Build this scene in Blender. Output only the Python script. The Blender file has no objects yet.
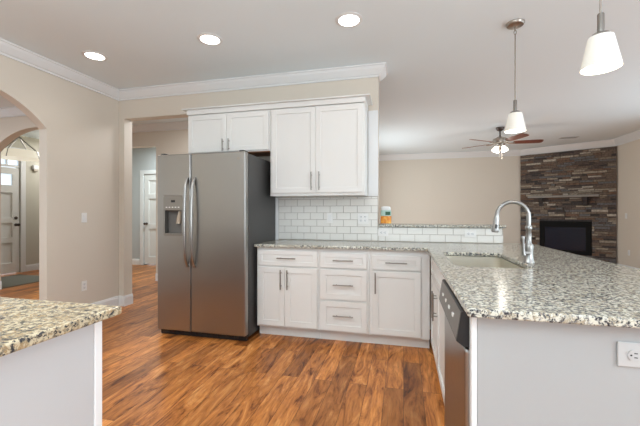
import bpy, bmesh, math, random
from mathutils import Vector, Matrix, Euler
random.seed(7)
C = bpy.context.scene.collection
SC = bpy.context.scene
PI = math.pi

# ------------------------------------------------------------------ camera, world, light, exposure
cam_d = bpy.data.cameras.new('camera'); cam = bpy.data.objects.new('camera', cam_d); C.objects.link(cam)
cam.location = (0, 0, 1.22); cam.rotation_euler = (PI/2, 0, 0.239)
cam_d.sensor_width = 36; cam_d.lens = 343.1*36/640; cam_d.clip_start = .02
SC.camera = cam
SC.view_settings.view_transform = 'Standard'; SC.view_settings.look = 'None'
SC.view_settings.gamma = 1; SC.view_settings.use_curve_mapping = False
SC.view_settings.exposure = 0.53
w = bpy.data.worlds.new('world'); SC.world = w; w.use_nodes = True
bg = w.node_tree.nodes['Background']; bg.inputs[0].default_value = (.86, .95, 1.02, 1); bg.inputs[1].default_value = .8

def area(name, loc, rot, sx, sy, power, col):
    l = bpy.data.lights.new(name, 'AREA'); l.shape = 'RECTANGLE'; l.size = sx; l.size_y = sy; l.energy = power; l.color = col
    o = bpy.data.objects.new(name, l); o.location = loc; o.rotation_euler = rot; C.objects.link(o); return o
area('rear_low_fill', (.3, -2.6, 1.0), (PI/2, 0, 0), 2.6, 1.6, 12, (.90, .98, 1))  # added unseen low fill behind the camera, brightens the base cabinets
area('right_side_fill', (3.9, -.5, 1.55), (PI/2, 0, PI/2), 2.4, 1.6, 84, (.90, .97, 1.04))  # unseen light added at the right to brighten the left wall
area('living_left_fill', (-.85, 7.6, 1.25), (PI/2, 0, -PI/2), 1.9, 2.0, 34, (.88, .97, 1))  # added light hidden behind the kitchen wall, lifts fireplace and right wall
area('rear_up_fill', (-.4, -.9, 1.75), (PI, 0, 0), 2.2, 1.2, 92, (.84, .96, 1.03))  # upward panel added out of view to brighten the ceiling
area('living_window_daylight', (5.0, 4.7, 1.25), (PI/2, 0, PI/2), 2.6, 1.8, 42, (.78, .95, 1.04))
area('foyer_fill', (-6.95, 6.1, 2.74), (0, 0, 0), .45, .45, 11, (.97, .98, 1))  # added downlight under the foyer ceiling, no fixture; lifts the foyer walls
area('hall_fill', (-4.9, 6.1, 2.74), (0, 0, 0), .6, .6, 30, (.86, .97, 1))  # unseen panel without fixture, added to lift the hall back wall
area('dining_fill', (-5.6, 2.1, 2.74), (0, 0, 0), .7, .7, 26, (.97, .98, 1))  # extra light put in to brighten the dining ceiling, crown and arch wall
area('passage_fill', (-3.0, 4.55, 2.74), (0, 0, 0), .6, .5, 11, (.95, .97, 1))  # added downlight with no lamp body, brightens the hall crown and header

for x_, y_ in ((-2.6, .9), (-1.1, .9)):  # extra spots without fixtures, added out of view to lift the left wall
    l = bpy.data.lights.new('fill_spot', 'SPOT'); l.energy = 50; l.color = (1, .98, .93); l.spot_size = math.radians(150); l.spot_blend = .8; l.shadow_soft_size = .07
    o = bpy.data.objects.new('fill_spot', l); o.location = (x_, y_, 2.79); C.objects.link(o)

# ------------------------------------------------------------------ materials
def mat(name, col, rough=.5, metal=0, **kw):
    m = bpy.data.materials.new(name); m.use_nodes = True
    b = m.node_tree.nodes['Principled BSDF']
    b.inputs['Base Color'].default_value = (*col, 1); b.inputs['Roughness'].default_value = rough; b.inputs['Metallic'].default_value = metal
    for k, v in kw.items(): b.inputs[k].default_value = v
    return m
def nd(m, t): return m.node_tree.nodes.new(t)
def lk(m, a, b): m.node_tree.links.new(a, b)
def bsdf(m): return m.node_tree.nodes['Principled BSDF']
def ramp(m, fac, stops, interp='LINEAR'):
    r = nd(m, 'ShaderNodeValToRGB'); r.color_ramp.interpolation = interp
    e = r.color_ramp.elements
    while len(e) < len(stops): e.new(.5)
    for i, (p, c) in enumerate(stops): e[i].position = p; e[i].color = (*c, 1)
    lk(m, fac, r.inputs[0]); return r.outputs[0]
def noise(m, vec, scale, detail=3, rough=.5, dist=0):
    n = nd(m, 'ShaderNodeTexNoise'); n.inputs['Scale'].default_value = scale; n.inputs['Detail'].default_value = detail
    n.inputs['Roughness'].default_value = rough; n.inputs['Distortion'].default_value = dist
    if vec: lk(m, vec, n.inputs['Vector'])
    return n.outputs['Fac']
def coords(m, scale=(1, 1, 1), rot=(0, 0, 0)):
    t = nd(m, 'ShaderNodeTexCoord'); mp = nd(m, 'ShaderNodeMapping')
    mp.inputs['Scale'].default_value = scale; mp.inputs['Rotation'].default_value = rot
    lk(m, t.outputs['Object'], mp.inputs[0]); return mp.outputs[0]
def mixc(m, fac, a, b, mode='MIX'):
    x = nd(m, 'ShaderNodeMix'); x.data_type = 'RGBA'; x.blend_type = mode
    if isinstance(fac, (int, float)): x.inputs[0].default_value = fac
    else: lk(m, fac, x.inputs[0])
    for s, v in ((6, a), (7, b)):
        if isinstance(v, tuple): x.inputs[s].default_value = (*v, 1)
        else: lk(m, v, x.inputs[s])
    return x.outputs[2]
def bump(m, h, strength=.1, dist=.01):
    b = nd(m, 'ShaderNodeBump'); b.inputs['Strength'].default_value = strength; b.inputs['Distance'].default_value = dist
    lk(m, h, b.inputs['Height']); lk(m, b.outputs[0], bsdf(m).inputs['Normal'])

def paint(name, col, rough=.6, amt=.03):
    m = mat(name, col, rough); n = noise(m, coords(m), 90, 2)
    bump(m, n, amt, .002); return m
M = {}
M['wall'] = paint('wall_paint', (.68, .61, .52))
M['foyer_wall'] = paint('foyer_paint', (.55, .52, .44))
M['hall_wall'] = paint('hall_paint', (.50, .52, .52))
M['ceiling'] = paint('ceiling_paint', (.80, .87, .905), .8, .08)
M['trim'] = paint('trim_paint', (.77, .77, .765), .4, .01)
M['white'] = paint('cabinet_paint', (.775, .765, .74), .35, .008)
M['panel'] = paint('panel_white_darkened', (.40, .402, .398), .4, .01)  # cabinet white darkened to offset the strong light on the end panel
M['island'] = paint('island_white_darkened', (.50, .50, .502), .4, .01)  # another darkened copy of the white, set for the light on the island side
M['door'] = paint('door_paint', (.74, .74, .72), .4, .01)
M['plate'] = mat('outlet_plastic', (.80, .79, .765), .3)
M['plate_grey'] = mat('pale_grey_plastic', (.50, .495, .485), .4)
M['dark'] = mat('black_plastic', (.010, .010, .011), .45)
M['recess'] = mat('recess_grey', (.14, .13, .12), .4)
M['slot'] = mat('slot_black', (.02, .02, .02), .6)
M['nickel'] = mat('brushed_nickel', (.30, .28, .255), .38, 1)
M['chrome'] = mat('satin_chrome', (.34, .33, .315), .28, 1)
M['fascia'] = mat('fascia_metal', (.20, .185, .165), .4, .7)
M['matte'] = mat('matte_black', (.006, .006, .006), .7, 0, **{'Specular IOR Level': .15})
M['bronze'] = mat('dark_bronze', (.10, .08, .07), .4, .8)
M['rodmetal'] = mat('aged_nickel', (.38, .34, .30), .35, .9)
M['rawwood'] = mat('unfinished_wood', (.30, .15, .08), .7)
M['handle_wood'] = mat('maple', (.5, .4, .3), .5)
# oak floor planks running away from the camera
m = mat('hickory_planks', (.4, .2, .08), .36, 0, **{'Specular IOR Level': .35}); M['floor'] = m
v = coords(m, (1, 1, 1), (0, 0, PI/2))
br = nd(m, 'ShaderNodeTexBrick'); lk(m, v, br.inputs['Vector'])
br.offset = .37; br.offset_frequency = 2; br.squash = 1
br.inputs['Color1'].default_value = (0, 0, 0, 1); br.inputs['Color2'].default_value = (1, 1, 1, 1); br.inputs['Mortar'].default_value = (.5, .5, .5, 1)
br.inputs['Scale'].default_value = 1; br.inputs['Mortar Size'].default_value = .0012; br.inputs['Mortar Smooth'].default_value = .1
br.inputs['Brick Width'].default_value = 1.22; br.inputs['Row Height'].default_value = .127; br.inputs['Bias'].default_value = 0
# each plank shifts its grain by its own tone
t = nd(m, 'ShaderNodeTexCoord'); off = nd(m, 'ShaderNodeVectorMath'); off.operation = 'SCALE'; off.inputs[3].default_value = 7.3
lk(m, br.outputs['Color'], off.inputs[0]); add = nd(m, 'ShaderNodeVectorMath'); lk(m, t.outputs['Object'], add.inputs[0]); lk(m, off.outputs[0], add.inputs[1])
mp = nd(m, 'ShaderNodeMapping'); mp.inputs['Scale'].default_value = (8, 1.5, 1); lk(m, add.outputs[0], mp.inputs[0])
g1 = noise(m, mp.outputs[0], 1.5, 6, .66, 1.6)
mp2 = nd(m, 'ShaderNodeMapping'); mp2.inputs['Scale'].default_value = (60, 5, 1); lk(m, add.outputs[0], mp2.inputs[0])
g2 = noise(m, mp2.outputs[0], 1.5, 3, .6, .3)
c1 = ramp(m, g1, [(.27, (.05, .014, .006)), (.36, (.19, .058, .016)), (.45, (.38, .138, .034)), (.57, (.52, .205, .054)), (.70, (.66, .32, .11))])
c2 = ramp(m, g2, [(.30, (.55, .50, .46)), (.46, (.98, .96, .94)), (.7, (1.15, 1.14, 1.12))])
c3 = mixc(m, .75, c1, c2, 'MULTIPLY')
tone = ramp(m, br.outputs['Color'], [(0, (.60, .55, .52)), (1, (1.28, 1.27, 1.25))])
c4 = mixc(m, 1.0, c3, tone, 'MULTIPLY')
c5 = mixc(m, br.outputs['Fac'], c4, (.05, .02, .01))
lk(m, c5, bsdf(m).inputs['Base Color']); bump(m, g2, .06, .004)

def granite(name, cream, tan, grey, black, s=1):
    m = mat(name, cream, .17); v = coords(m)
    a = noise(m, v, 62*s, 4, .68, .4); b = noise(m, v, 26*s, 4, .65, .8); c = noise(m, v, 130*s, 2, .5)
    base = ramp(m, b, [(.40, cream), (.50, cream), (.57, tan), (.66, cream)])
    g = ramp(m, a, [(.455, (1, 1, 1)), (.52, (0, 0, 0))])
    x = mixc(m, g, base, grey)
    k = ramp(m, a, [(.40, (1, 1, 1)), (.44, (0, 0, 0))])
    x = mixc(m, k, x, black)
    sp = ramp(m, c, [(.34, (1, 1, 1)), (.38, (0, 0, 0))])
    x = mixc(m, sp, x, black)
    lk(m, x, bsdf(m).inputs['Base Color']); return m
M['granite'] = granite('pale_granite', (.66, .64, .545), (.35, .29, .20), (.19, .19, .187), (.03, .03, .033), 1.25)
M['granite_warm_lit'] = granite('warm_lit_granite', (.52, .44, .30), (.30, .20, .10), (.24, .20, .14), (.04, .04, .045), 1.0)  # same stone, with the warm cast of the light put into its colours
# stainless steel
def steel(name, col, rough, sc):
    m = mat(name, col, rough, 1); n = noise(m, coords(m, sc), 1, 3)
    bump(m, n, .012, .001)
    lk(m, ramp(m, n, [(.3, (rough-.01,)*3), (.7, (rough+.02,)*3)]), bsdf(m).inputs['Roughness']); return m
M['steel'] = steel('stainless_steel', (.355, .34, .322), .30, (2, 2, 400))
M['sinksteel'] = steel('sink_steel', (.68, .64, .55), .36, (200, 4, 4)); bsdf(M['sinksteel']).inputs['Metallic'].default_value = .85
M['fridge_side'] = mat('fridge_side_grey', (.06, .058, .056), .45, .3)
M['tile'] = mat('glossy_white_tile', (.78, .765, .72), .12)
M['grout'] = paint('grey_grout', (.50, .47, .43), .8)
M['fireglass'] = mat('firebox_glass', (.012, .016, .030), .15)
STONES = [mat('ledgestone_%d' % i, c, .8) for i, c in enumerate([(.14, .10, .075), (.09, .068, .058), (.20, .155, .115), (.30, .25, .19), (.12, .115, .115), (.15, .09, .06), (.045, .038, .036), (.38, .33, .27)])]
for s_ in STONES:
    n = noise(s_, coords(s_), 40, 4); bc = tuple(bsdf(s_).inputs['Base Color'].default_value)[:3]
    lk(s_, ramp(s_, n, [(.3, tuple(x*.6 for x in bc)), (.7, tuple(min(1, x*1.5) for x in bc))]), bsdf(s_).inputs['Base Color']); bump(s_, n, .5, .01)
M['mantel'] = mat('slate_mantel', (.27, .245, .215), .7)
def emis(name, col, e, base=(.9, .88, .82)):
    return mat(name, base, .4, 0, **{'Emission Color': (*col, 1), 'Emission Strength': e})
M['bulb'] = emis('lit_bulb', (1, .95, .85), 6)
M['lens'] = emis('lit_lens', (1, .97, .92), 5)
M['shade'] = emis('lit_frosted_glass', (1, .94, .80), .14, (.80, .78, .72))
M['fanglass'] = emis('lit_fan_glass', (1, .96, .86), 1.6)
M['linen'] = emis('lit_linen', (1, .92, .74), .38, (.55, .50, .40))
M['pane'] = mat('window_glass', (.8, .9, 1), .05, 0, **{'Emission Color': (.72, .86, 1, 1), 'Emission Strength': .55})
M['blade_wood'] = mat('cherry_blade', (.16, .05, .03), .4)
M['mat'] = paint('woven_mat', (.15, .14, .11), .9, .4)
M['vent'] = mat('vent_white', (.55, .54, .53), .5)

# ------------------------------------------------------------------ mesh helpers
def new_obj(name, bm, m, parent=None, smooth=False, label=None, kind=None):
    bmesh.ops.recalc_face_normals(bm, faces=bm.faces[:])
    me = bpy.data.meshes.new(name); bm.to_mesh(me); bm.free()
    for x in (m if isinstance(m, list) else [m]): me.materials.append(x)
    if smooth:
        for p in me.polygons: p.use_smooth = True
        if smooth != 'all':
            try: me.set_sharp_from_angle(angle=math.radians(40))
            except Exception: pass
    o = bpy.data.objects.new(name, me); C.objects.link(o)
    if parent: o.parent = parent
    if label: o['label'] = label
    if kind: o['kind'] = kind
    return o
def B(): return bmesh.new()
def box(bm, x0, x1, y0, y1, z0, z1, bev=0, seg=2, mi=0):
    r = bmesh.ops.create_cube(bm, size=1)
    vs = r['verts']
    for v in vs:
        v.co = Vector(((x0+x1)/2 + v.co.x*(x1-x0), (y0+y1)/2 + v.co.y*(y1-y0), (z0+z1)/2 + v.co.z*(z1-z0)))
    fs = list({f for v in vs for f in v.link_faces})
    for f in fs: f.material_index = mi
    if bev:
        es = list({e for f in fs for e in f.edges})
        bmesh.ops.bevel(bm, geom=es, offset=bev, segments=seg, profile=.5, affect='EDGES')
    return bm
def tube(bm, pts, r, seg=10, caps=True):
    pts = [Vector(p) for p in pts]; rs = r if isinstance(r, (list, tuple)) else [r]*len(pts)
    rings = []; prev = None
    for i, p in enumerate(pts):
        d = (pts[min(i+1, len(pts)-1)] - pts[max(i-1, 0)]).normalized()
        if prev is None:
            a = Vector((0, 0, 1)) if abs(d.z) < .9 else Vector((1, 0, 0))
            n = (a - d*a.dot(d)).normalized()
        else: n = (prev - d*prev.dot(d)).normalized()
        prev = n; b = d.cross(n)
        rings.append([bm.verts.new(p + (n*math.cos(2*PI*k/seg) + b*math.sin(2*PI*k/seg))*rs[i]) for k in range(seg)])
    for i in range(len(rings)-1):
        for k in range(seg):
            bm.faces.new((rings[i][k], rings[i][(k+1) % seg], rings[i+1][(k+1) % seg], rings[i+1][k]))
    if caps: bm.faces.new(rings[0][::-1]); bm.faces.new(rings[-1])
    return bm
def lathe(bm, prof, c=(0, 0, 0), seg=28, close=False, sq=0):
    rings = []
    for (r, z) in prof:
        rings.append([bm.verts.new((c[0]+r*math.cos(2*PI*k/seg), c[1]+r*math.sin(2*PI*k/seg), c[2]+z)) for k in range(seg)])
    n = len(rings)
    for i in range(n if close else n-1):
        a, b = rings[i], rings[(i+1) % n]
        for k in range(seg): bm.faces.new((a[k], a[(k+1) % seg], b[(k+1) % seg], b[k]))
    if not close:
        bm.faces.new(rings[0][::-1]); bm.faces.new(rings[-1])
    return bm
def plate(bm, outer, holes, to3d, thick, bev=0, seg=2, mi=0):
    """filled polygon with holes, extruded; to3d(u,v,w): w = 0 front face, w = thick back face"""
    f2 = bmesh.new(); es = []; loops = [outer]+holes
    for lp in loops:
        vs = [f2.verts.new((u, v, 0)) for u, v in lp]
        es += [f2.edges.new((vs[i], vs[(i+1) % len(vs)])) for i in range(len(vs))]
    bmesh.ops.triangle_fill(f2, use_beauty=True, use_dissolve=False, edges=es)
    bmesh.ops.dissolve_limit(f2, angle_limit=.01, verts=f2.verts[:], edges=f2.edges[:])
    r = bmesh.ops.extrude_face_region(f2, geom=f2.faces[:])
    for g in r['geom']:
        if isinstance(g, bmesh.types.BMVert): g.co.z = thick
    bmesh.ops.recalc_face_normals(f2, faces=f2.faces[:])
    if bev:
        ee = []
        for e in f2.edges:
            if len(e.link_faces) == 2 and abs(e.verts[0].co.z-e.verts[1].co.z) < 1e-6:
                if abs(e.link_faces[0].normal.dot(e.link_faces[1].normal)) < .5: ee.append(e)
        bmesh.ops.bevel(f2, geom=ee, offset=bev, segments=seg, profile=.5, affect='EDGES')
    vm = {}
    for v in f2.verts: vm[v] = bm.verts.new(to3d(v.co.x, v.co.y, v.co.z))
    for f in f2.faces:
        nf = bm.faces.new([vm[v] for v in f.verts]); nf.material_index = mi
    f2.free(); return bm
def rect(u0, u1, v0, v1): return [(u0, v0), (u1, v0), (u1, v1), (u0, v1)]
def rrect(u0, u1, v0, v1, r, n=5):
    out = []
    for cx, cy, a0 in ((u1-r, v1-r, 0), (u0+r, v1-r, 90), (u0+r, v0+r, 180), (u1-r, v0+r, 270)):
        for k in range(n+1):
            a = math.radians(a0+90*k/n); out.append((cx+r*math.cos(a), cy+r*math.sin(a)))
    return out
def sweep(bm, path, prof, closed=False):
    """profile (d, z): d = distance to the RIGHT of the travel direction; mitred corners"""
    P = [Vector((x, y)) for x, y in path]; n = len(P); rings = []
    for i in range(n):
        def nrm(a, b):
            d = (b-a).normalized(); return Vector((d.y, -d.x))
        ns = []
        if i > 0: ns.append(nrm(P[i-1], P[i]))
        if i < n-1: ns.append(nrm(P[i], P[i+1]))
        if len(ns) == 2:
            s = ns[0]+ns[1]; off = s/(1+ns[0].dot(ns[1]))
        else: off = ns[0]
        rings.append([bm.verts.new((P[i].x+off.x*d, P[i].y+off.y*d, z)) for d, z in prof])
    k = len(prof)
    for i in range(n-1):
        for j in range(k): bm.faces.new((rings[i][j], rings[i][(j+1) % k], rings[i+1][(j+1) % k], rings[i+1][j]))
    bm.faces.new(rings[0][::-1]); bm.faces.new(rings[-1]); return bm
def thing(name, label, cat, loc=(0, 0, 0), rotz=0, group=None):
    o = bpy.data.objects.new(name, None); o.empty_display_size = .1; C.objects.link(o)
    o.location = loc; o.rotation_euler = (0, 0, rotz); o['label'] = label; o['category'] = cat
    if group: o['group'] = group
    return o
def tag(o, label, cat, group=None, kind=None):
    o['label'] = label; o['category'] = cat
    if group: o['group'] = group
    if kind: o['kind'] = kind
    return o
def struct(name, bm, m, label=None, **k):
    o = new_obj(name, bm, m, **k); o['kind'] = 'structure'
    if label: o['label'] = label
    return o
XZ = lambda y: (lambda u, v, w_: (u, y+w_, v))          # front faces -Y at y
YZ = lambda x: (lambda u, v, w_: (x-w_, u, v))          # front faces +X at x

# ------------------------------------------------------------------ shell
H = 2.81
bm = B(); box(bm, -8.6, 5.2, -3.2, 10.4, -.12, 0); struct('floor', bm, M['floor'], 'orange brown hickory plank floor')
bm = B(); box(bm, -8.6, 5.2, -3.2, 10.4, H, H+.12); struct('ceiling', bm, M['ceiling'], 'flat pale grey ceiling')
def arch(a0, a1, spring, top, n=24):
    """points from (a1, 0) up over to (a0, 0)"""
    hw = (a1-a0)/2; rise = top-spring; R = (hw*hw+rise*rise)/(2*rise); zc = top-R; c = (a0+a1)/2
    ph = math.asin(hw/R)
    return [(a1, 0)]+[(c+R*math.sin(ph-2*ph*k/n), zc+R*math.cos(ph-2*ph*k/n)) for k in range(n+1)]+[(a0, 0)]
# left wall with the dining arch
bm = B(); ap = arch(1.44, 2.827, 2.104, 2.405)
plate(bm, [(3.765, 0), (3.765, H), (-3.0, H), (-3.0, 0)]+ap[::-1], [], YZ(-3.645), .105)
struct('wall_left', bm, M['wall'], 'beige kitchen side wall with an arched opening')
# kitchen back wall with the hall opening
bm = B()
plate(bm, [(-3.75, 0), (-3.56, 0), (-3.56, 2.455), (-2.43, 2.455), (-2.43, 0), (-.27, 0), (-.27, H), (-3.75, H)], [], XZ(3.765), .135)
struct('wall_back', bm, M['wall'], 'beige wall behind fridge and cabinets')
bm = B(); box(bm, -.27, .965, 3.765, 3.9, 0, 1.068); struct('wall_half', bm, M['wall'], 'low half wall under the raised granite ledge')
# dining back wall with second arch
bm = B(); ap = arch(-6.25, -4.55, 2.19, 2.511)
plate(bm, [(-8.5, 0)]+ap[::-1]+[(-3.79, 0), (-3.79, H), (-8.5, H)], [], XZ(4.0), .12)
struct('wall_dining', bm, M['wall'], 'dining room wall with second arch')
# foyer
bm = B(); plate(bm, [(4.12, 0), (4.46, 0), (4.46, 2.45), (5.39, 2.45), (5.39, 0), (6.4, 0), (6.4, H), (4.12, H)], [], YZ(-7.65), .12)
struct('wall_foyer', bm, M['foyer_wall'], 'greenish beige foyer wall with the front door')
bm = B(); box(bm, -7.65, -6.72, 6.4, 6.5, 0, H); struct('wall_foyer_end', bm, M['foyer_wall'])
bm = B(); box(bm, -6.72, -6.6, 5.42, 6.85, 0, H); struct('wall_hall_side', bm, M['foyer_wall'])
bm = B(); box(bm, -5.62, -5.5, 4.6, 5.3, 0, H); struct('wall_hall_stub', bm, M['foyer_wall'])
bm = B(); plate(bm, [(-5.5, 0), (-5.3, 0), (-5.3, 2.43), (-4.33, 2.43), (-4.33, 0), (-.9, 0), (-.9, H), (-5.5, H)], [], XZ(5.3), .12)
struct('wall_hall', bm, M['wall'], 'hall wall with a cased opening')
bm = B(); plate(bm, [(-6.6, 0), (-5.93, 0), (-5.93, 2.13), (-5.1, 2.13), (-5.1, 0), (-3.6, 0), (-3.6, H), (-6.6, H)], [], XZ(6.85), .12)
struct('wall_hall_back', bm, M['hall_wall'])
bm = B(); box(bm, -3.72, -3.6, 5.42, 6.85, 0, H); struct('wall_hall_right', bm, M['foyer_wall'])
# living room
bm = B(); box(bm, -1.02, -.9, 5.42, 9.65, 0, H); struct('wall_living_left', bm, M['wall'])
bm = B(); box(bm, -1.02, 2.88, 9.65, 9.77, 0, H); struct('wall_living_back', bm, M['wall'], 'beige far wall of the living room')
FA, FB = Vector((2.88, 9.65)), Vector((4.49, 8.74)); fdir = (FB-FA).normalized(); fn = Vector((fdir.y, -fdir.x)); FL = (FB-FA).length; frot = math.atan2(fdir.y, fdir.x)
bm = B()
for z in (0, H):
    vs = [bm.verts.new((p.x, p.y, z)) for p in (FA, FB, FB+Vector((.0, .12)), FA+Vector((0, .12)))]
vv = bm.verts[:]; bm.faces.new(vv[0:4]); bm.faces.new(vv[4:8])
for i in range(4): bm.faces.new((vv[i], vv[(i+1) % 4], vv[4+(i+1) % 4], vv[4+i]))
struct('wall_fireplace', bm, M['wall'])
bm = B(); box(bm, 4.49, 4.61, 6.2, 8.74, 0, H); struct('wall_right', bm, M['wall'], 'beige living room wall right of the fireplace')

# crown mouldings
def crown(name, path, dz=.115, dd=.092, label=None):
    z = H-.001; e = .001
    prof = [(e, z), (dd, z), (dd, z-.014), (dd-.012, z-.018), (dd-.022, z-.040), (.030, z-dz+.026), (.016, z-dz+.018), (.016, z-dz), (e, z-dz)]
    bm = B(); sweep(bm, path, prof); struct(name, bm, M['trim'], label)
crown('trim_1', [(-3.645, -3.0), (-3.645, 3.765), (-.27, 3.765), (-.27, 3.9), (-3.5, 3.9)], label='white crown moulding around the kitchen')
crown('trim_2', [(-.9, 5.45), (-.9, 9.65), (2.88, 9.65), (4.49, 8.74), (4.49, 6.2)], dz=.14, dd=.11, label='white crown moulding of the living room')
crown('trim_3', [(-8.4, 4.0), (-3.8, 4.0)], label='white crown moulding of the dining room')
crown('trim_4', [(-5.48, 5.3), (-1.0, 5.3)], dz=.12, label='white crown moulding of the hall')
def basebd(name, path, label=None):
    prof = [(.001, 0), (.016, 0), (.016, .105), (.011, .118), (.008, .132), (.001, .134)]
    bm = B(); sweep(bm, path, prof); struct(name, bm, M['trim'], label)
basebd('baseboard_left', [(-3.75, 2.827), (-3.645, 2.827), (-3.645, 3.765), (-3.56, 3.765), (-3.56, 3.9)], 'white baseboard wrapping the wall corner')
basebd('baseboard_left_near', [(-3.645, -3.0), (-3.645, 1.44), (-3.75, 1.44)])
basebd('baseboard_dining', [(-8.4, 4.0), (-6.25, 4.0), (-6.25, 4.12)])
basebd('baseboard_foyer', [(-7.65, 5.49), (-7.65, 6.4), (-6.73, 6.4)])
basebd('baseboard_hall', [(-4.33, 5.42), (-4.33, 5.3), (-.9, 5.3), (-.9, 9.65), (2.88, 9.65)][1:])
basebd('baseboard_hall_jamb', [(-5.5, 5.3), (-5.3, 5.3), (-5.3, 5.42)])
basebd('baseboard_hall_back', [(-6.6, 6.85), (-6.03, 6.85)])
basebd('baseboard_right', [(4.49, 8.74), (4.49, 6.2)])

# front door (face on X = -7.62, seen through both arches)
def casing(name, to3d, a0, a1, top, wdt, th, label=None):
    bm = B(); plate(bm, [(a0-wdt, 0), (a0, 0), (a0, top), (a1, top), (a1, 0), (a1+wdt, 0), (a1+wdt, top+wdt), (a0-wdt, top+wdt)], [], to3d, th, .006)
    return struct(name, bm, M['trim'], label)
casing('trim_5', YZ(-7.63), 4.46, 5.39, 2.45, .095, .019, 'white casing around front door and transom')
bm = B()
pan = [rect(4.60, 4.90, .22, .62), rect(4.98, 5.25, .22, .62), rect(4.60, 4.90, .74, 1.02), rect(4.98, 5.25, .74, 1.02), rect(4.60, 4.90, 1.12, 1.62), rect(4.98, 5.25, 1.12, 1.62), rect(4.6, 5.25, 1.78, 2.0)]
plate(bm, rect(4.47, 5.38, .02, 2.13), pan, YZ(-7.66), .04, .006)
d1 = struct('door_1', bm, M['door'], 'white panelled front door with small lite')
bm = B(); box(bm, -7.69, -7.685, 4.5, 5.33, .1, 1.7); new_obj('door_panel', bm, M['door'], d1)
bm = B(); box(bm, -7.69, -7.685, 4.55, 5.3, 1.74, 2.04); new_obj('door_lite', bm, M['pane'], d1, label='small glass lite in the front door')
bm = B(); lathe(bm, [(.028, 0), (.03, .01), (.012, .02), (.012, .05), (.028, .06), (.028, .085), (.015, .092)], seg=16); bm.transform(Matrix.Translation((-7.658, 5.31, .98)) @ Matrix.Rotation(PI/2, 4, 'Y'))
new_obj('door_knob', bm, M['bronze'], d1, True)
bm = B(); lathe(bm, [(.030, 0), (.032, .012), (.02, .02)], seg=16); bm.transform(Matrix.Translation((-7.658, 5.31, 1.12)) @ Matrix.Rotation(PI/2, 4, 'Y'))
new_obj('deadbolt', bm, M['bronze'], d1, True)
bm = B(); plate(bm, rect(4.462, 5.388, 2.15, 2.448), [rect(4.50+i*.222, 4.50+i*.222+.2, 2.19, 2.41) for i in range(4)], YZ(-7.66), .05)
w1 = struct('window_1', bm, M['trim'], 'transom window over the front door')
bm = B(); box(bm, -7.695, -7.69, 4.48, 5.37, 2.16, 2.44); new_obj('window_pane', bm, M['pane'], w1)
# hall door
casing('trim_6', XZ(6.83), -5.93, -5.1, 2.13, .09, .019, 'white casing around the hall door')
bm = B()
pan = [rect(-5.80, -5.56, .2, .85), rect(-5.46, -5.22, .2, .85), rect(-5.80, -5.56, .97, 1.55), rect(-5.46, -5.22, .97, 1.55), rect(-5.80, -5.56, 1.67, 1.98), rect(-5.46, -5.22, 1.67, 1.98)]
plate(bm, rect(-5.925, -5.105, .02, 2.125), pan, XZ(6.86), .04, .006); box(bm, -5.85, -5.15, 6.885, 6.892, .1, 2.05)
d2 = struct('door_2', bm, M['door'], 'white six-panel hall door')
bm = B(); lathe(bm, [(.028, 0), (.03, .01), (.012, .02), (.012, .05), (.028, .06), (.028, .085), (.015, .092)], seg=16); bm.transform(Matrix.Translation((-5.85, 6.858, .97)) @ Matrix.Rotation(PI/2, 4, 'X'))
new_obj('door_knob', bm, M['bronze'], d2, True)

# ------------------------------------------------------------------ backsplash tiles
def tiles(bm, x0, x1, z0, z1, y, row0=0, mi=1):
    tw, th, g = .1524, .0762, .0028
    r = int(z0/th)
    z = z0; k = row0
    while z < z1-.008:
        zt = min(z+th, z1); x = x0 - (tw/2 if k % 2 else 0)
        while x < x1-.004:
            a, b = max(x, x0), min(x+tw, x1)
            if b-a > .012: box(bm, a+g/2, b-g/2, y-.007, y-.0005, z+g/2, zt-g/2, .0012, 1, mi)
            x += tw
        z = zt; k += 1
bm = B(); box(bm, -1.408, -.27, 3.7605, 3.7645, .918, 1.40); tiles(bm, -1.408, -.271, .918, 1.40, 3.7605)
struct('wall_backsplash', bm, [M['grout'], M['tile']], 'white subway tile backsplash below the wall cabinets')
bm = B(); box(bm, -.266, .964, 3.7605, 3.7645, .918, 1.066); tiles(bm, -.2695+.003, .964, .918, 1.066, 3.7605, 1)
struct('wall_backsplash_low', bm, [M['grout'], M['tile']], 'white subway tile on the low half wall')
bm = B(); box(bm, -.374, -.268, 3.745, 3.7635, 1.402, 2.33, .002); struct('trim_7', bm, M['trim'], 'white filler board beside the wall cabinet')
bm = B(); box(bm, -1.465, -1.411, 3.75, 3.764, 0, 1.40, .002); struct('trim_8', bm, M['trim'], 'white strip between fridge and tiles')

# ------------------------------------------------------------------ cabinets
def shaker(bm, x0, x1, z0, z1, y=0, t=.019, rail=.055, rec=.009):
    """shaker front facing -Y, front face at y-t"""
    plate(bm, rect(x0, x1, z0, z1), [rect(x0+rail, x1-rail, z0+rail, z1-rail)], XZ(y-t), t-.001, .0022, 1)
    box(bm, x0+rail-.004, x1-rail+.004, y-t+rec, y-.002, z0+rail-.004, z1-rail+.004)
    return bm
def pull(parent, c, length, vertical, y):
    bm = B(); L = length/2; r = .0058; st = .030
    ax = Vector((0, 0, 1)) if vertical else Vector((1, 0, 0)); c = Vector((c[0], y, c[1]))
    tube(bm, [c-ax*L+Vector((0, -st, 0)), c+ax*L+Vector((0, -st, 0))], r, 10)
    for s in (-1, 1): tube(bm, [c+ax*L*.66*s+Vector((0, .001, 0)), c+ax*L*.66*s+Vector((0, -st, 0))], r*.8, 8)
    return new_obj('pull_handle', bm, M['nickel'], parent, True, label='brushed nickel bar pull')
def front(name, t, x0, x1, z0, z1, handle, y=0, rail=.055):
    bm = B(); shaker(bm, x0, x1, z0, z1, y, rail=rail); o = new_obj(name, bm, M['white'], t)
    if handle: pull(o, handle[0], handle[1], handle[2], y-.019)
    return o
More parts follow.
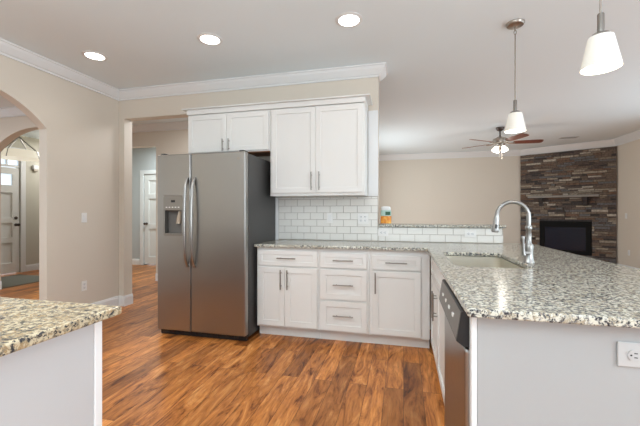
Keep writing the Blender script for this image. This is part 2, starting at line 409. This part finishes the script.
# local frame: x along the face, y = 0 carcass front, +y to the back, z up
def base_cabinet(label, loc, rotz, wid, group=None, depth=.585, open_top=False):
    t = thing('base_cabinet', label, 'cabinet', loc, rotz, group)
    bm = B()
    if not open_top: box(bm, 0.001, wid-.001, 0, depth, .1, .883, .001, 1)
    else:                                             # sides, floor, back and face frame around the hanging bowl
        box(bm, .001, .019, .0, depth, .1, .883); box(bm, wid-.019, wid-.001, .0, depth, .1, .883)
        box(bm, .019, wid-.019, .0, depth, .1, .118); box(bm, .019, wid-.019, depth-.012, depth, .118, .883)
        plate(bm, rect(.019, wid-.019, .118, .883), [rect(.05, wid-.05, .15, .70)], XZ(0), .018)
    new_obj('carcass', bm, M['white'], t)
    bm = B(); box(bm, 0.001, wid-.001, .062, .08, 0.001, .0995); new_obj('toe_kick', bm, M['white'], t)
    return t
FY = 3.174                                            # carcass front of the back run
c1 = base_cabinet('white base cabinet beside the fridge, one wide drawer over two doors', (-1.419, FY, 0), 0, .636)
front('drawer_front', c1, .018, .621, .705, .855, ((.32, .782), .19, False), rail=.042)
front('cabinet_door', c1, .018, .2945, .118, .69, ((.262, .575), .19, True))
front('cabinet_door', c1, .2975, .621, .118, .69, ((.33, .575), .19, True))
c2 = base_cabinet('white base cabinet with a stack of three drawers, in the middle of the run', (-.783, FY, 0), 0, .479)
front('drawer_front', c2, .02, .457, .705, .845, ((.238, .778), .19, False), rail=.042)
front('drawer_front', c2, .02, .457, .408, .69, ((.238, .55), .19, False))
front('drawer_front', c2, .02, .457, .115, .393, ((.238, .262), .19, False))
c3 = base_cabinet('white base cabinet in the corner, one drawer over a single door', (-.304, FY, 0), 0, .53)
front('drawer_front', c3, .025, .453, .705, .835, ((.24, .772), .19, False), rail=.042)
front('cabinet_door', c3, .025, .453, .113, .69, ((.055, .585), .19, True))
bm = B(); box(bm, .458, .528, -.004, .0, .1, .883); new_obj('filler_strip', bm, M['white'], c3)
# peninsula: faces -X ; local x runs toward -Y
PX = .247
c4 = base_cabinet('white sink base cabinet on the peninsula, between corner and dishwasher', (PX, 3.14, 0), -PI/2, 1.272, depth=.60, open_top=True)
front('drawer_front', c4, .05, 1.25, .705, .855, None, rail=.042)
front('cabinet_door', c4, .05, .597, .113, .69, ((.562, .565), .19, True))
front('cabinet_door', c4, .602, 1.25, .113, .69, ((.637, .565), .19, True))
# dishwasher
dw = thing('dishwasher', 'stainless dishwasher with black control edge, in the peninsula next to the sink cabinet', 'dishwasher', (PX+.006, 1.862, 0), -PI/2)
bm = B(); box(bm, .005, .598, .0, .56, .1, .875); new_obj('tub_body', bm, M['dark'], dw)
bm = B(); box(bm, .004, .600, -.050, -.002, .12, .752, .010, 3); new_obj('dishwasher_door', bm, M['steel'], dw)
bm = B()
prof = [(-.002, .760), (-.052, .760), (-.076, .778), (-.060, .878), (-.054, .881), (-.002, .881)]
vs0 = [bm.verts.new((.004, y, z)) for y, z in prof]; vs1 = [bm.verts.new((.600, y, z)) for y, z in prof]
for i in range(6): bm.faces.new((vs0[i], vs0[(i+1) % 6], vs1[(i+1) % 6], vs1[i]))
bm.faces.new(vs0); bm.faces.new(vs1)
cp = new_obj('control_panel', bm, M['dark'], dw, label='black end-capped control panel')
bm = B()
vs = [bm.verts.new(p) for p in ((.008, -.0765, .782), (.592, -.0765, .782), (.592, -.0615, .877), (.008, -.0615, .877))]; bm.faces.new(vs)
r = bmesh.ops.extrude_face_region(bm, geom=bm.faces[:])
for g in r['geom']:
    if isinstance(g, bmesh.types.BMVert): g.co.y += .002
new_obj('control_fascia', bm, M['fascia'], cp, label='brown grey metal control strip')
for k in range(4):
    bm = B(); box(bm, .12+k*.11, .145+k*.11, -.0725, -.0660, .825, .837); new_obj('button', bm, M['plate'], cp)
bm = B(); box(bm, .005, .598, .05, .07, .001, .098); new_obj('toe_panel', bm, M['dark'], dw)
# peninsula end panel and back panel
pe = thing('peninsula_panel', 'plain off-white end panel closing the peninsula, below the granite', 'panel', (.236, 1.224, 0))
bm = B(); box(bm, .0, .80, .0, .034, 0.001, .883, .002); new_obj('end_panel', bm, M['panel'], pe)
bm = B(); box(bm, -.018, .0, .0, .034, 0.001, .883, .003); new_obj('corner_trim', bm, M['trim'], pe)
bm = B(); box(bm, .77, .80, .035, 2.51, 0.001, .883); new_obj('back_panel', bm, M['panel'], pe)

# ------------------------------------------------------------------ granite tops
S0, S1, T0, T1 = .295, .712, 2.11, 2.86              # sink cut-out
bm = B()
outl = [(-1.425, 3.124), (.200, 3.124), (.200, 1.192), (.207, 1.180), (1.245, 1.180), (1.245, 3.84), (.972, 3.84), (.972, 3.7545), (-1.409, 3.7545), (-1.409, 3.748), (-1.425, 3.748)]
hole = rrect(S0, S1, T0, T1, .07)
plate(bm, outl, [hole[::-1]], lambda u, v, w_: (u, v, .914-w_), .029, .006, 2)
gt = new_obj('granite_countertop', bm, M['granite']); tag(gt, 'L-shaped speckled pale granite countertop over the back run and the peninsula', 'countertop')
bm = B(); plate(bm, rect(-.266, .985, 3.728, 4.02), [], lambda u, v, w_: (u, v, 1.099-w_), .029, .005, 2)
o = new_obj('ledge_countertop', bm, M['granite']); tag(o, 'narrow speckled granite ledge on top of the tiled half wall', 'countertop')
# sink
sk = thing('sink', 'undermount stainless steel sink bowl set in the peninsula granite', 'sink', ((S0+S1)/2, (T0+T1)/2, .884))
bm = B(); hx, hy = (S1-S0)/2, (T1-T0)/2
lev = [(.014, -.001), (-.004, -.001), (-.006, -.10), (-.012, -.185), (-.03, -.20)]; rings = []
for off, z in lev:
    lp = rrect(-hx-off, hx+off, -hy-off, hy+off, .07+off*.5); rings.append([bm.verts.new((u, v, z)) for u, v in lp])
for a, b in zip(rings, rings[1:]):
    for k in range(len(a)): bm.faces.new((a[k], a[(k+1) % len(a)], b[(k+1) % len(a)], b[k]))
bm.faces.new(rings[-1])
sb = new_obj('bowl', bm, M['sinksteel'], sk, True); md = sb.modifiers.new('s', 'SOLIDIFY'); md.thickness = .002; md.offset = 1
bm = B(); lathe(bm, [(.045, 0), (.045, .004), (.03, .003), (.01, .001)], (0, 0, -.2), 20); new_obj('drain', bm, M['chrome'], sk, True)
# faucet
fc = thing('faucet', 'tall gooseneck pull-down faucet in brushed nickel behind the sink', 'faucet', (.749, 2.36, .9145))
bm = B(); lathe(bm, [(.031, 0), (.031, .006), (.026, .012), (.023, .05), (.024, .085), (.026, .10), (.022, .112), (.0145, .122), (.0145, .20), (.018, .205), (.018, .222), (.0135, .228)], seg=20)
new_obj('faucet_body', bm, M['chrome'], fc, True)
R = .090; pts = [(0, 0, .225), (0, 0, .285)]
for k in range(1, 13):
    a = PI*.97*k/12; pts.append((-R+R*math.cos(a), 0, .285+R*math.sin(a)))
last = Vector(pts[-1]); dd = Vector((-.10, 0, -1)).normalized()
bm = B(); tube(bm, [Vector(p) for p in pts]+[last+dd*.01], .0125, 12); new_obj('spout', bm, M['chrome'], fc, True)
bm = B(); tube(bm, [last+dd*.008, last+dd*.02, last+dd*.075, last+dd*.10, last+dd*.107], [.0135, .016, .0175, .022, .020], 16)
sh = new_obj('spray_head', bm, M['chrome'], fc, True)
bm = B(); tube(bm, [last+dd*.06+Vector((0, -.0165, 0)), last+dd*.085+Vector((0, -.0195, 0))], .006, 8); new_obj('spray_button', bm, M['dark'], sh, True)
bm = B(); tube(bm, [last+dd*.1065, last+dd*.110], .0165, 16); new_obj('nozzle', bm, M['bronze'], sh, True)
bm = B(); tube(bm, [(0, -.015, .06), (-.034, -.03, .062)], .011, 10); tube(bm, [(-.034, -.03, .048), (-.038, -.031, .07), (-.042, -.033, .14), (-.042, -.033, .155), (-.042, -.033, .163)], [.011, .009, .008, .011, .009], 10)
new_obj('lever', bm, M['chrome'], fc, True)

# ------------------------------------------------------------------ wall cabinets
UY = 3.452
def wall_cabinet(label, x0, x1, z0, z1):
    t = thing('wall_cabinet', label, 'cabinet', (x0, UY, z0))
    bm = B(); box(bm, .001, x1-x0-.001, 0, 3.7445-UY, 0.004, z1-z0, .001, 1); new_obj('carcass', bm, M['white'], t)
    return t
wc1 = wall_cabinet('short white two-door wall cabinet above the refrigerator', -2.39, -1.391, 1.885, 2.33)
front('cabinet_door', wc1, .012, .4895, .015, .432, ((.455, .085), .13, True))
front('cabinet_door', wc1, .4925, .985, .015, .432, ((.527, .085), .13, True))
bm = B(); box(bm, .001, .99, .0, .28, -.004, .0035); new_obj('bottom_panel', bm, M['rawwood'], wc1, label='bare brown wood underside')
wc2 = wall_cabinet('tall white two-door wall cabinet above the subway tile', -1.390, -.378, 1.405, 2.33)
front('cabinet_door', wc2, .02, .5055, .025, .915, ((.466, .145), .19, True))
front('cabinet_door', wc2, .5085, .992, .025, .915, ((.548, .145), .19, True))
bm = B(); box(bm, .001, 1.011, -.004, .29, -.004, .0035); new_obj('bottom_rail', bm, M['white'], wc2)
cm = thing('cabinet_moulding', 'white flat cornice board along the top of the wall cabinets', 'moulding', (-2.39, UY, 2.331))
bm = B(); box(bm, .0, 2.016, -.026, .29, 0, .052, .002); new_obj('fascia', bm, M['white'], cm)
bm = B(); box(bm, -.05, 2.066, -.058, .29, .0525, .066, .003); new_obj('cap', bm, M['white'], cm)

# ------------------------------------------------------------------ refrigerator
rf = thing('refrigerator', 'stainless side-by-side refrigerator with ice and water dispenser, left of the cabinets', 'refrigerator', (-1.92, 3.3, 0))
def L(x0, x1, y0, y1, z0, z1): return (x0+1.92, x1+1.92, y0-3.3, y1-3.3, z0, z1)
bm = B(); box(bm, *L(-2.392, -1.44, 3.03, 3.735, .03, 1.79), .004, 2); new_obj('body', bm, M['fridge_side'], rf)
bm = B(); box(bm, *L(-2.385, -1.445, 2.992, 3.029, .004, .058), .006, 2)
for k in range(14): box(bm, *L(-2.33+k*.06, -2.29+k*.06, 2.988, 2.993, .015, .048))
new_obj('base_grille', bm, M['dark'], rf)
yf = 2.95-3.3
bm = B()
plate(bm, rect(-2.395+1.92, -2.0215+1.92, 0.06, 1.80), [rect(-2.315+1.92, -2.105+1.92, 1.0, 1.385)], XZ(yf), .07, .010, 3)
fd = new_obj('freezer_door', bm, M['steel'], rf)
bm = B(); box(bm, *L(-2.0145, -1.437, 2.95, 3.02, .06, 1.80), .013, 4)
rd = new_obj('refrigerator_door', bm, M['steel'], rf)
bm = B()
plate(bm, rrect(-2.322+1.92, -2.098+1.92, .993, 1.392, .022), [rect(-2.305+1.92, -2.115+1.92, 1.02, 1.245)], XZ(yf-.004), .012, .003)
ds = new_obj('dispenser', bm, M['nickel'], fd)
bm = B(); box(bm, *L(-2.312, -2.108, 3.010, 3.018, 1.0, 1.25)); new_obj('dispenser_recess', bm, M['recess'], fd, label='dark recessed dispenser niche')
bm = B(); box(bm, *L(-2.232, -2.188, 2.9435, 2.9465, 1.325, 1.347)); new_obj('dispenser_display', bm, M['slot'], fd)
for k in range(5):
    bm = B(); box(bm, *L(-2.292+k*.034, -2.276+k*.034, 2.9435, 2.9465, 1.272, 1.281)); new_obj('dispenser_button', bm, M['plate'], fd)
bm = B(); tube(bm, [(-2.17+1.92, 2.998-3.3, 1.235), (-2.17+1.92, 2.985-3.3, 1.16), (-2.17+1.92, 2.98-3.3, 1.115)], [.016, .022, .024], 12)
new_obj('dispenser_paddle', bm, M['handle_wood'], fd, True, label='pale cream dispenser paddle')
bm = B(); box(bm, *L(-2.31, -2.11, 2.955, 3.009, 1.001, 1.019), .002); new_obj('drip_tray', bm, M['nickel'], fd)
def fhandle(x, par):
    bm = B(); pts = []
    for k in range(13):
        s = k/12; pts.append((x+1.92, 2.942-.052*math.sin(PI*min(1, max(0, s*1.0)))**.45-3.3, .70+.86*s))
    tube(bm, pts, .0145, 12)
    for z in (.705, 1.555): tube(bm, [(x+1.92, 2.9505-3.3, z), (x+1.92, 2.93-3.3, z)], .0155, 12)
    new_obj('door_handle', bm, M['chrome'], par, True)
fhandle(-2.048, fd); fhandle(-1.972, rd)
bm = B(); lathe(bm, [(.016, 0), (.016, .002), (.013, .003), (.0125, .002), (.002, .002)], seg=20); bm.transform(Matrix.Translation((-1.508+1.92, yf, 1.735)) @ Matrix.Rotation(PI/2, 4, 'X')); new_obj('badge', bm, M['rodmetal'], rd, True, label='small round grey emblem')
for x0 in (-2.37, -1.51):
    bm = B(); box(bm, *L(x0, x0+.05, 2.97, 3.06, 1.801, 1.815), .004); new_obj('hinge_cover', bm, M['fridge_side'], rf)

# ------------------------------------------------------------------ island at lower left
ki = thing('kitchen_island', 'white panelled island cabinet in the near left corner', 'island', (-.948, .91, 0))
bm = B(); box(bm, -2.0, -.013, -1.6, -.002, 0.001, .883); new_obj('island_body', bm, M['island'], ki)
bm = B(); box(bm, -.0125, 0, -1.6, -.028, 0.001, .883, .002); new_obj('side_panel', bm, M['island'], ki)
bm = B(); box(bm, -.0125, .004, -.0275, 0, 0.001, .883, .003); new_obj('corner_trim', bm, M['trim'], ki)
bm = B(); plate(bm, rect(-3.0, -.905, -.72, .945), [], lambda u, v, w_: (u, v, .914-w_), .029, .006, 2)
o = new_obj('island_countertop', bm, M['granite_warm_lit']); tag(o, 'warm-tinted speckled granite top on the near left island', 'countertop')

# ------------------------------------------------------------------ outlets and switches (local: plate faces -Y)
def wallplate(kind, label, loc, rotz, wdt=.07, hgt=.115, gangs=1, tilt=False, group=None, pm=None):
    t = thing('light_switch' if kind == 'switch' else 'electrical_outlet', label, 'switch' if kind == 'switch' else 'outlet', loc, rotz)
    if tilt: t.rotation_euler = (0, PI/2, rotz) if rotz == 0 else t.rotation_euler
    bm = B(); box(bm, -wdt/2, wdt/2, -.006, -.0005, -hgt/2, hgt/2, .0025, 2); p = new_obj('cover_plate', bm, pm or M['plate'], t)
    for g in range(gangs):
        gx = (g-(gangs-1)/2)*.046
        if kind == 'switch':
            bm = B(); box(bm, gx-.0165, gx+.0165, -.010, -.0055, -.033, .033, .002); new_obj('rocker', bm, M['trim'], t)
        else:
            for sz in (-.0195, .0195):
                bm = B(); lathe(bm, [(.0165, 0), (.0165, .0035)], seg=20); bm.transform(Matrix.Translation((gx, -.0055, sz)) @ Matrix.Rotation(PI/2, 4, 'X'))
                s = new_obj('socket', bm, pm or M['trim'], t)
                for dx in (-.0062, .0062):
                    bm = B(); box(bm, gx+dx-.0014, gx+dx+.0014, -.0095, -.0085, sz-.001, sz+.008); new_obj('slot', bm, M['slot'], s)
                bm = B(); lathe(bm, [(.0028, 0), (.0028, .0006)], seg=10); bm.transform(Matrix.Translation((gx, -.0089, sz-.0085)) @ Matrix.Rotation(PI/2, 4, 'X')); new_obj('ground_hole', bm, M['slot'], s)
    return t
TY = 3.7535
wallplate('switch', 'white single switch on the subway tile below the tall wall cabinet', (-.802, TY, 1.165), 0)
wallplate('outlet', 'white double outlet plate on the subway tile near the wall end', (-.43, TY, 1.158), 0, .118, .115, 2)
wallplate('outlet', 'white outlet on the low tiled wall, below the orange jar', (-.215, TY, 1.008), 0, .075, .11, 1, True)
wallplate('outlet', 'white outlet on the low tiled wall, behind the sink', (.66, TY, 1.008), 0, .075, .11, 1, True)
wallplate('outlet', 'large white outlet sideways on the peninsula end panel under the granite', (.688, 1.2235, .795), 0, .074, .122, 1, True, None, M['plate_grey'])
wallplate('switch', 'white wall switch on the beige left wall beside the arch', (-3.645, 3.257, 1.165), PI/2)
wallplate('outlet', 'white outlet low on the beige left wall above the baseboard', (-3.645, 3.257, .365), PI/2)
wallplate('switch', 'pale switch on the wall right of the fireplace', (4.49, 8.42, 1.16), -PI/2)
wallplate('outlet', 'pale outlet low on the wall right of the fireplace', (4.49, 8.33, .405), -PI/2)

# ------------------------------------------------------------------ orange jar on the ledge
jr = thing('jar', 'orange and green jar with a white lid on the granite ledge', 'jar', (-.188, 3.83, 1.0995))
bm = B()
def jarbox(bm, lv, rr=.02):
    rings = []
    for hw, z in lv: rings.append([bm.verts.new((u, v*.8, z)) for u, v in rrect(-hw, hw, -hw, hw, hw*.55, 4)])
    for a, b in zip(rings, rings[1:]):
        for k in range(len(a)): bm.faces.new((a[k], a[(k+1) % len(a)], b[(k+1) % len(a)], b[k]))
    bm.faces.new(rings[0][::-1]); bm.faces.new(rings[-1])
jarbox(bm, [(.052, 0), (.056, .004), (.056, .142), (.052, .15)]); new_obj('jar_body', bm, mat('teal_plastic', (.38, .56, .50), .3), jr, True, label='pale teal jar body')
m = mat('orange_label', (.75, .25, .02), .4); n = noise(m, coords(m), 30, 3); lk(m, ramp(m, n, [(.35, (.62, .14, .01)), (.6, (.80, .36, .04)), (.7, (.85, .55, .15))]), bsdf(m).inputs['Base Color'])
bm = B(); jarbox(bm, [(.0575, .006), (.0575, .088)]); new_obj('label_band', bm, m, jr, True, label='orange patterned label')
bm = B(); box(bm, -.004, .050, -.0475, -.044, .098, .135, .001); new_obj('leaf_patch', bm, mat('dark_green', (.02, .10, .05), .4), jr, label='dark green patch')
bm = B(); jarbox(bm, [(.046, .150), (.050, .154), (.050, .178), (.044, .188), (.024, .194)]); new_obj('lid', bm, M['trim'], jr, True, label='white lid')

# ------------------------------------------------------------------ recessed lights
for (x, y, pw, lab) in ((-3.03, 2.83, 10, 'round recessed ceiling light nearest the left wall'), (-1.72, 2.81, 10, 'round recessed ceiling light above the refrigerator, middle of three'), (-.437, 2.80, 10, 'round recessed ceiling light nearest the pendants, right of three')):
    t = thing('recessed_light', lab, 'ceiling light', (x, y, H), 0, 'recessed ceiling lights')
    bm = B(); lathe(bm, [(.084, -.0005), (.112, -.0005), (.112, -.004), (.086, -.009)], seg=32, close=True); new_obj('trim_ring', bm, M['trim'], t, True)
    bm = B(); lathe(bm, [(.0835, -.001), (.0835, -.005), (.06, -.007)], seg=28); new_obj('lens', bm, M['lens'], t, True)
    l = bpy.data.lights.new('recessed_lamp', 'SPOT'); l.energy = pw*.5; l.color = (1, .93, .82); l.spot_size = math.radians(140); l.spot_blend = .8; l.shadow_soft_size = .07
    o = bpy.data.objects.new('recessed_lamp', l); o.location = (0, 0, -.03); o.parent = t; C.objects.link(o)
# ------------------------------------------------------------------ pendants
def pendant(x, y, label):
    t = thing('pendant_light', label, 'pendant light', (x, y, H), 0, 'pendant lights over the peninsula')
    bm = B(); lathe(bm, [(.072, -.0005), (.072, -.008), (.062, -.022), (.02, -.03), (.012, -.038)], seg=28); new_obj('canopy', bm, M['rodmetal'], t, True)
    bm = B()
    for k in range(3):
        z = -.048-k*.03; pts = []
        for q in range(13):
            a = 2*PI*q/12; u = .010*math.sin(a)
            pts.append((u if k % 2 else 0, 0 if k % 2 else u, z+.019*math.cos(a)))
        tube(bm, pts, .0028, 6, False)
    new_obj('chain', bm, M['rodmetal'], t, True)
    bm = B(); tube(bm, [(0, 0, -.122), (0, 0, -.66)], .0052, 8); new_obj('rod', bm, M['rodmetal'], t, True)
    bm = B(); lathe(bm, [(.012, -.645), (.014, -.65), (.014, -.735), (.034, -.742), (.040, -.756), (.030, -.757)], seg=20); new_obj('socket_cup', bm, M['nickel'], t, True)
    bm = B(); lathe(bm, [(.036, -.757), (.050, -.757), (.081, -.905), (.078, -.905), (.047, -.761), (.036, -.761)], seg=36, close=True)
    new_obj('lamp_shade', bm, M['shade'], t, True, label='white frosted glass shade')
    bm = B(); lathe(bm, [(.012, -.765), (.014, -.80), (.030, -.84), (.030, -.86), (.02, -.88), (.006, -.886)], seg=18); new_obj('bulb', bm, M['bulb'], t, True)
    l = bpy.data.lights.new('pendant_lamp', 'POINT'); l.energy = 1.0; l.color = (1, .9, .75); l.shadow_soft_size = .03
    o = bpy.data.objects.new('pendant_lamp', l); o.location = (0, 0, -.91); o.parent = t; C.objects.link(o)
pendant(.908, 3.179, 'far pendant light on its rod, above the sink end of the peninsula')
pendant(.908, 1.895, 'near pendant light at the upper right, above the front of the peninsula')

# ------------------------------------------------------------------ ceiling fan
fx, fy = 1.743, 6.995
cf = thing('ceiling_fan', 'five-blade ceiling fan with a lit glass bowl in the living room', 'ceiling fan', (fx, fy, H))
bm = B(); lathe(bm, [(.07, -.0005), (.07, -.02), (.055, -.05), (.02, -.07)], seg=24); new_obj('canopy', bm, M['bronze'], cf, True)
bm = B(); tube(bm, [(0, 0, -.06), (0, 0, -.18)], .013, 10); new_obj('downrod', bm, M['bronze'], cf, True)
bm = B(); lathe(bm, [(.03, -.17), (.06, -.185), (.12, -.21), (.13, -.25), (.12, -.29), (.07, -.31), (.06, -.335), (.085, -.345), (.085, -.36), (.03, -.365)], seg=28); new_obj('motor', bm, M['rodmetal'], cf, True)
for k in range(5):
    a = math.radians(1+72*k); ca, sa = math.cos(a), math.sin(a)
    def W(u, v, z): return (u*ca-v*sa, u*sa+v*ca, z)
    bm = B(); tl = .022
    pts = [(.22, -.05), (.28, -.062), (.66, -.07), (.705, -.055), (.72, 0), (.705, .055), (.66, .07), (.28, .062), (.22, .05)]
    plate(bm, pts, [], lambda u, v, w_: W(u, v, -.288+w_-v/.07*.016), .007)
    b = new_obj('blade', bm, M['blade_wood'], cf)
    bm = B(); tube(bm, [W(.10, 0, -.285), W(.16, 0, -.30), W(.245, 0, -.296)], [.012, .011, .014], 8); tube(bm, [W(.22, -.035, -.293), W(.25, 0, -.296), W(.22, .035, -.293)], .008, 8); new_obj('blade_arm', bm, M['rodmetal'], b, True)
for k in range(4):
    a = 2*PI*k/4+.5; cx, cy = .075*math.cos(a), .075*math.sin(a)
    bm = B(); lathe(bm, [(.028, 0), (.034, -.01), (.058, -.075), (.062, -.085), (.03, -.088)], seg=18); bm.transform(Matrix.Translation((cx, cy, -.362)) @ Matrix.Rotation(.45, 4, Vector((-math.sin(a), math.cos(a), 0))*-1))
    new_obj('glass_shade', bm, M['fanglass'], cf, True)
for dx, ln in ((-.012, .14), (.03, .17)):
    bm = B(); tube(bm, [(dx, -.02, -.36), (dx, -.02, -.40-ln)], .0025, 6); tube(bm, [(dx, -.02, -.40-ln), (dx, -.02, -.425-ln)], .006, 8); new_obj('pull_chain', bm, M['rodmetal'], cf, True)
l = bpy.data.lights.new('fan_lamp', 'POINT'); l.energy = 4; l.color = (1, .93, .82); l.shadow_soft_size = .08
o = bpy.data.objects.new('fan_lamp', l); o.location = (0, 0, -.53); o.parent = cf; C.objects.link(o)
# ceiling register
cv = thing('ceiling_vent', 'small pale air vent in the living room ceiling', 'vent', (3.38, 8.26, H))
bm = B(); plate(bm, rect(-.16, .16, -.08, .08), [rect(-.135, .135, -.055, .055)], lambda u, v, w_: (u, v, -.008+w_), .0075); new_obj('frame', bm, M['vent'], cv)
for k in range(6):
    bm = B(); y = -.045+k*.018; vs = [bm.verts.new(p) for p in ((-.134, y, -.007), (.134, y, -.007), (.134, y+.012, -.001), (-.134, y+.012, -.001))]; bm.faces.new(vs)
    r = bmesh.ops.extrude_face_region(bm, geom=bm.faces[:])
    for g in r['geom']:
        if isinstance(g, bmesh.types.BMVert): g.co.z += .0008
    new_obj('louvre', bm, M['vent'], cv)

# ------------------------------------------------------------------ stone fireplace (local: x along the diagonal, -y to the room)
fp = thing('fireplace', 'corner fireplace of dark stacked ledgestone with a black firebox', 'fireplace', (FA.x, FA.y, 0), frot)
bm = B(); z = .0; O = (.425, 1.42, .26, 1.03)
box(bm, .005, FL-.005, -.012, -.001, .001, 2.665, mi=6)
while z < 2.655:
    h = random.uniform(.03, .062); zt = min(z+h, 2.665); x = .005
    while x < FL-.006:
        wd = random.uniform(.09, .34); b = min(x+wd, FL-.005)
        if FL-.005-b < .07: b = FL-.005
        segs = [(x, b)]
        if zt > O[2] and z < O[3]:
            segs = [s for s in ((x, min(b, O[0])), (max(x, O[1]), b)) if s[1]-s[0] > .012]
        for a, c in segs:
            dp = random.uniform(.03, .06); mi = random.choices(range(8), [5, 4, 4, 2, 4, 3, 3, 1])[0]
            if z > 1.62 and z < 1.85 and random.random() < .35: mi = random.choice([3, 7])
            box(bm, a+.002, c-.002, -dp, -.010, z+.0025 if z > 0 else .001, zt-.0015, .004, 1, mi)
        x = b
    z = zt
new_obj('stone_veneer', bm, STONES, fp)
bm = B(); plate(bm, rect(O[0]+.003, O[1]-.003, O[2]+.004, O[3]-.004), [rect(O[0]+.10, O[1]-.10, O[2]+.10, O[3]-.14)], XZ(-.066), .045, .004); fbx = new_obj('firebox_frame', bm, M['matte'], fp)
bm = B(); box(bm, O[0]+.06, O[1]-.06, -.045, -.035, O[2]+.07, O[3]-.09); new_obj('firebox_glass', bm, M['fireglass'], fbx)
bm = B(); box(bm, .20, 1.56, -.20, -.062, 1.582, 1.632, .008, 2); mt = new_obj('mantel_shelf', bm, M['mantel'], fp)
for x in (.46, 1.31):
    bm = B()
    pr = [(-.062, 1.581), (-.17, 1.581), (-.17, 1.53), (-.11, 1.46), (-.085, 1.38), (-.062, 1.38)]
    a = [bm.verts.new((x-.04, y, z)) for y, z in pr]; b = [bm.verts.new((x+.04, y, z)) for y, z in pr]
    for i in range(6): bm.faces.new((a[i], a[(i+1) % 6], b[(i+1) % 6], b[i]))
    bm.faces.new(a); bm.faces.new(b); new_obj('corbel', bm, STONES[6], mt)

# ------------------------------------------------------------------ foyer things
lx, ly = -6.99, 4.9
fl = thing('pendant_chandelier', 'foyer chandelier with a pale tapered shade seen through the arches', 'chandelier', (lx, ly, H))
bm = B(); lathe(bm, [(.06, -.0005), (.06, -.012), (.02, -.025)], seg=20); new_obj('canopy', bm, M['nickel'], fl, True)
bm = B(); tube(bm, [(0, 0, -.02), (0, 0, -.17)], .008, 8); new_obj('stem', bm, M['nickel'], fl, True)
bm = B(); lathe(bm, [(.285, -.43), (.335, -.575), (.33, -.575), (.28, -.43)], seg=40, close=True); new_obj('lamp_shade', bm, M['linen'], fl, True)
bm = B(); lathe(bm, [(.328, -.562), (.328, -.569), (.02, -.569)], seg=30); new_obj('diffuser', bm, M['linen'], fl, True)
for k in range(4):
    a = math.radians(25+90*k); ca, sa = math.cos(a), math.sin(a)
    bm = B(); tube(bm, [(0, 0, -.165), (.282*ca, .282*sa, -.425)], .011, 6); tube(bm, [(.289*ca, .289*sa, -.425), (.340*ca, .340*sa, -.577)], .006, 6); new_obj('strap', bm, M['nickel'], fl, True)
o = tag(new_obj('door_mat', box(B(), -7.35, -6.28, 4.15, 5.15, .001, .014, .004), M['mat']), 'grey green woven mat on the floor by the front door', 'mat')
o.location = (0, 0, 0)
sn = thing('door_chime', 'small white and dark box high on the foyer wall beside the front door', 'chime', (-7.65, 5.67, 2.16), PI/2)
bm = B(); box(bm, -.055, .055, -.05, -.0005, -.01, .075, .008, 2); new_obj('chime_cover', bm, M['trim'], sn)
bm = B(); box(bm, -.045, .045, -.042, -.0005, -.055, -.0105, .008, 2); new_obj('chime_base', bm, M['rodmetal'], sn, label='dark lower half')
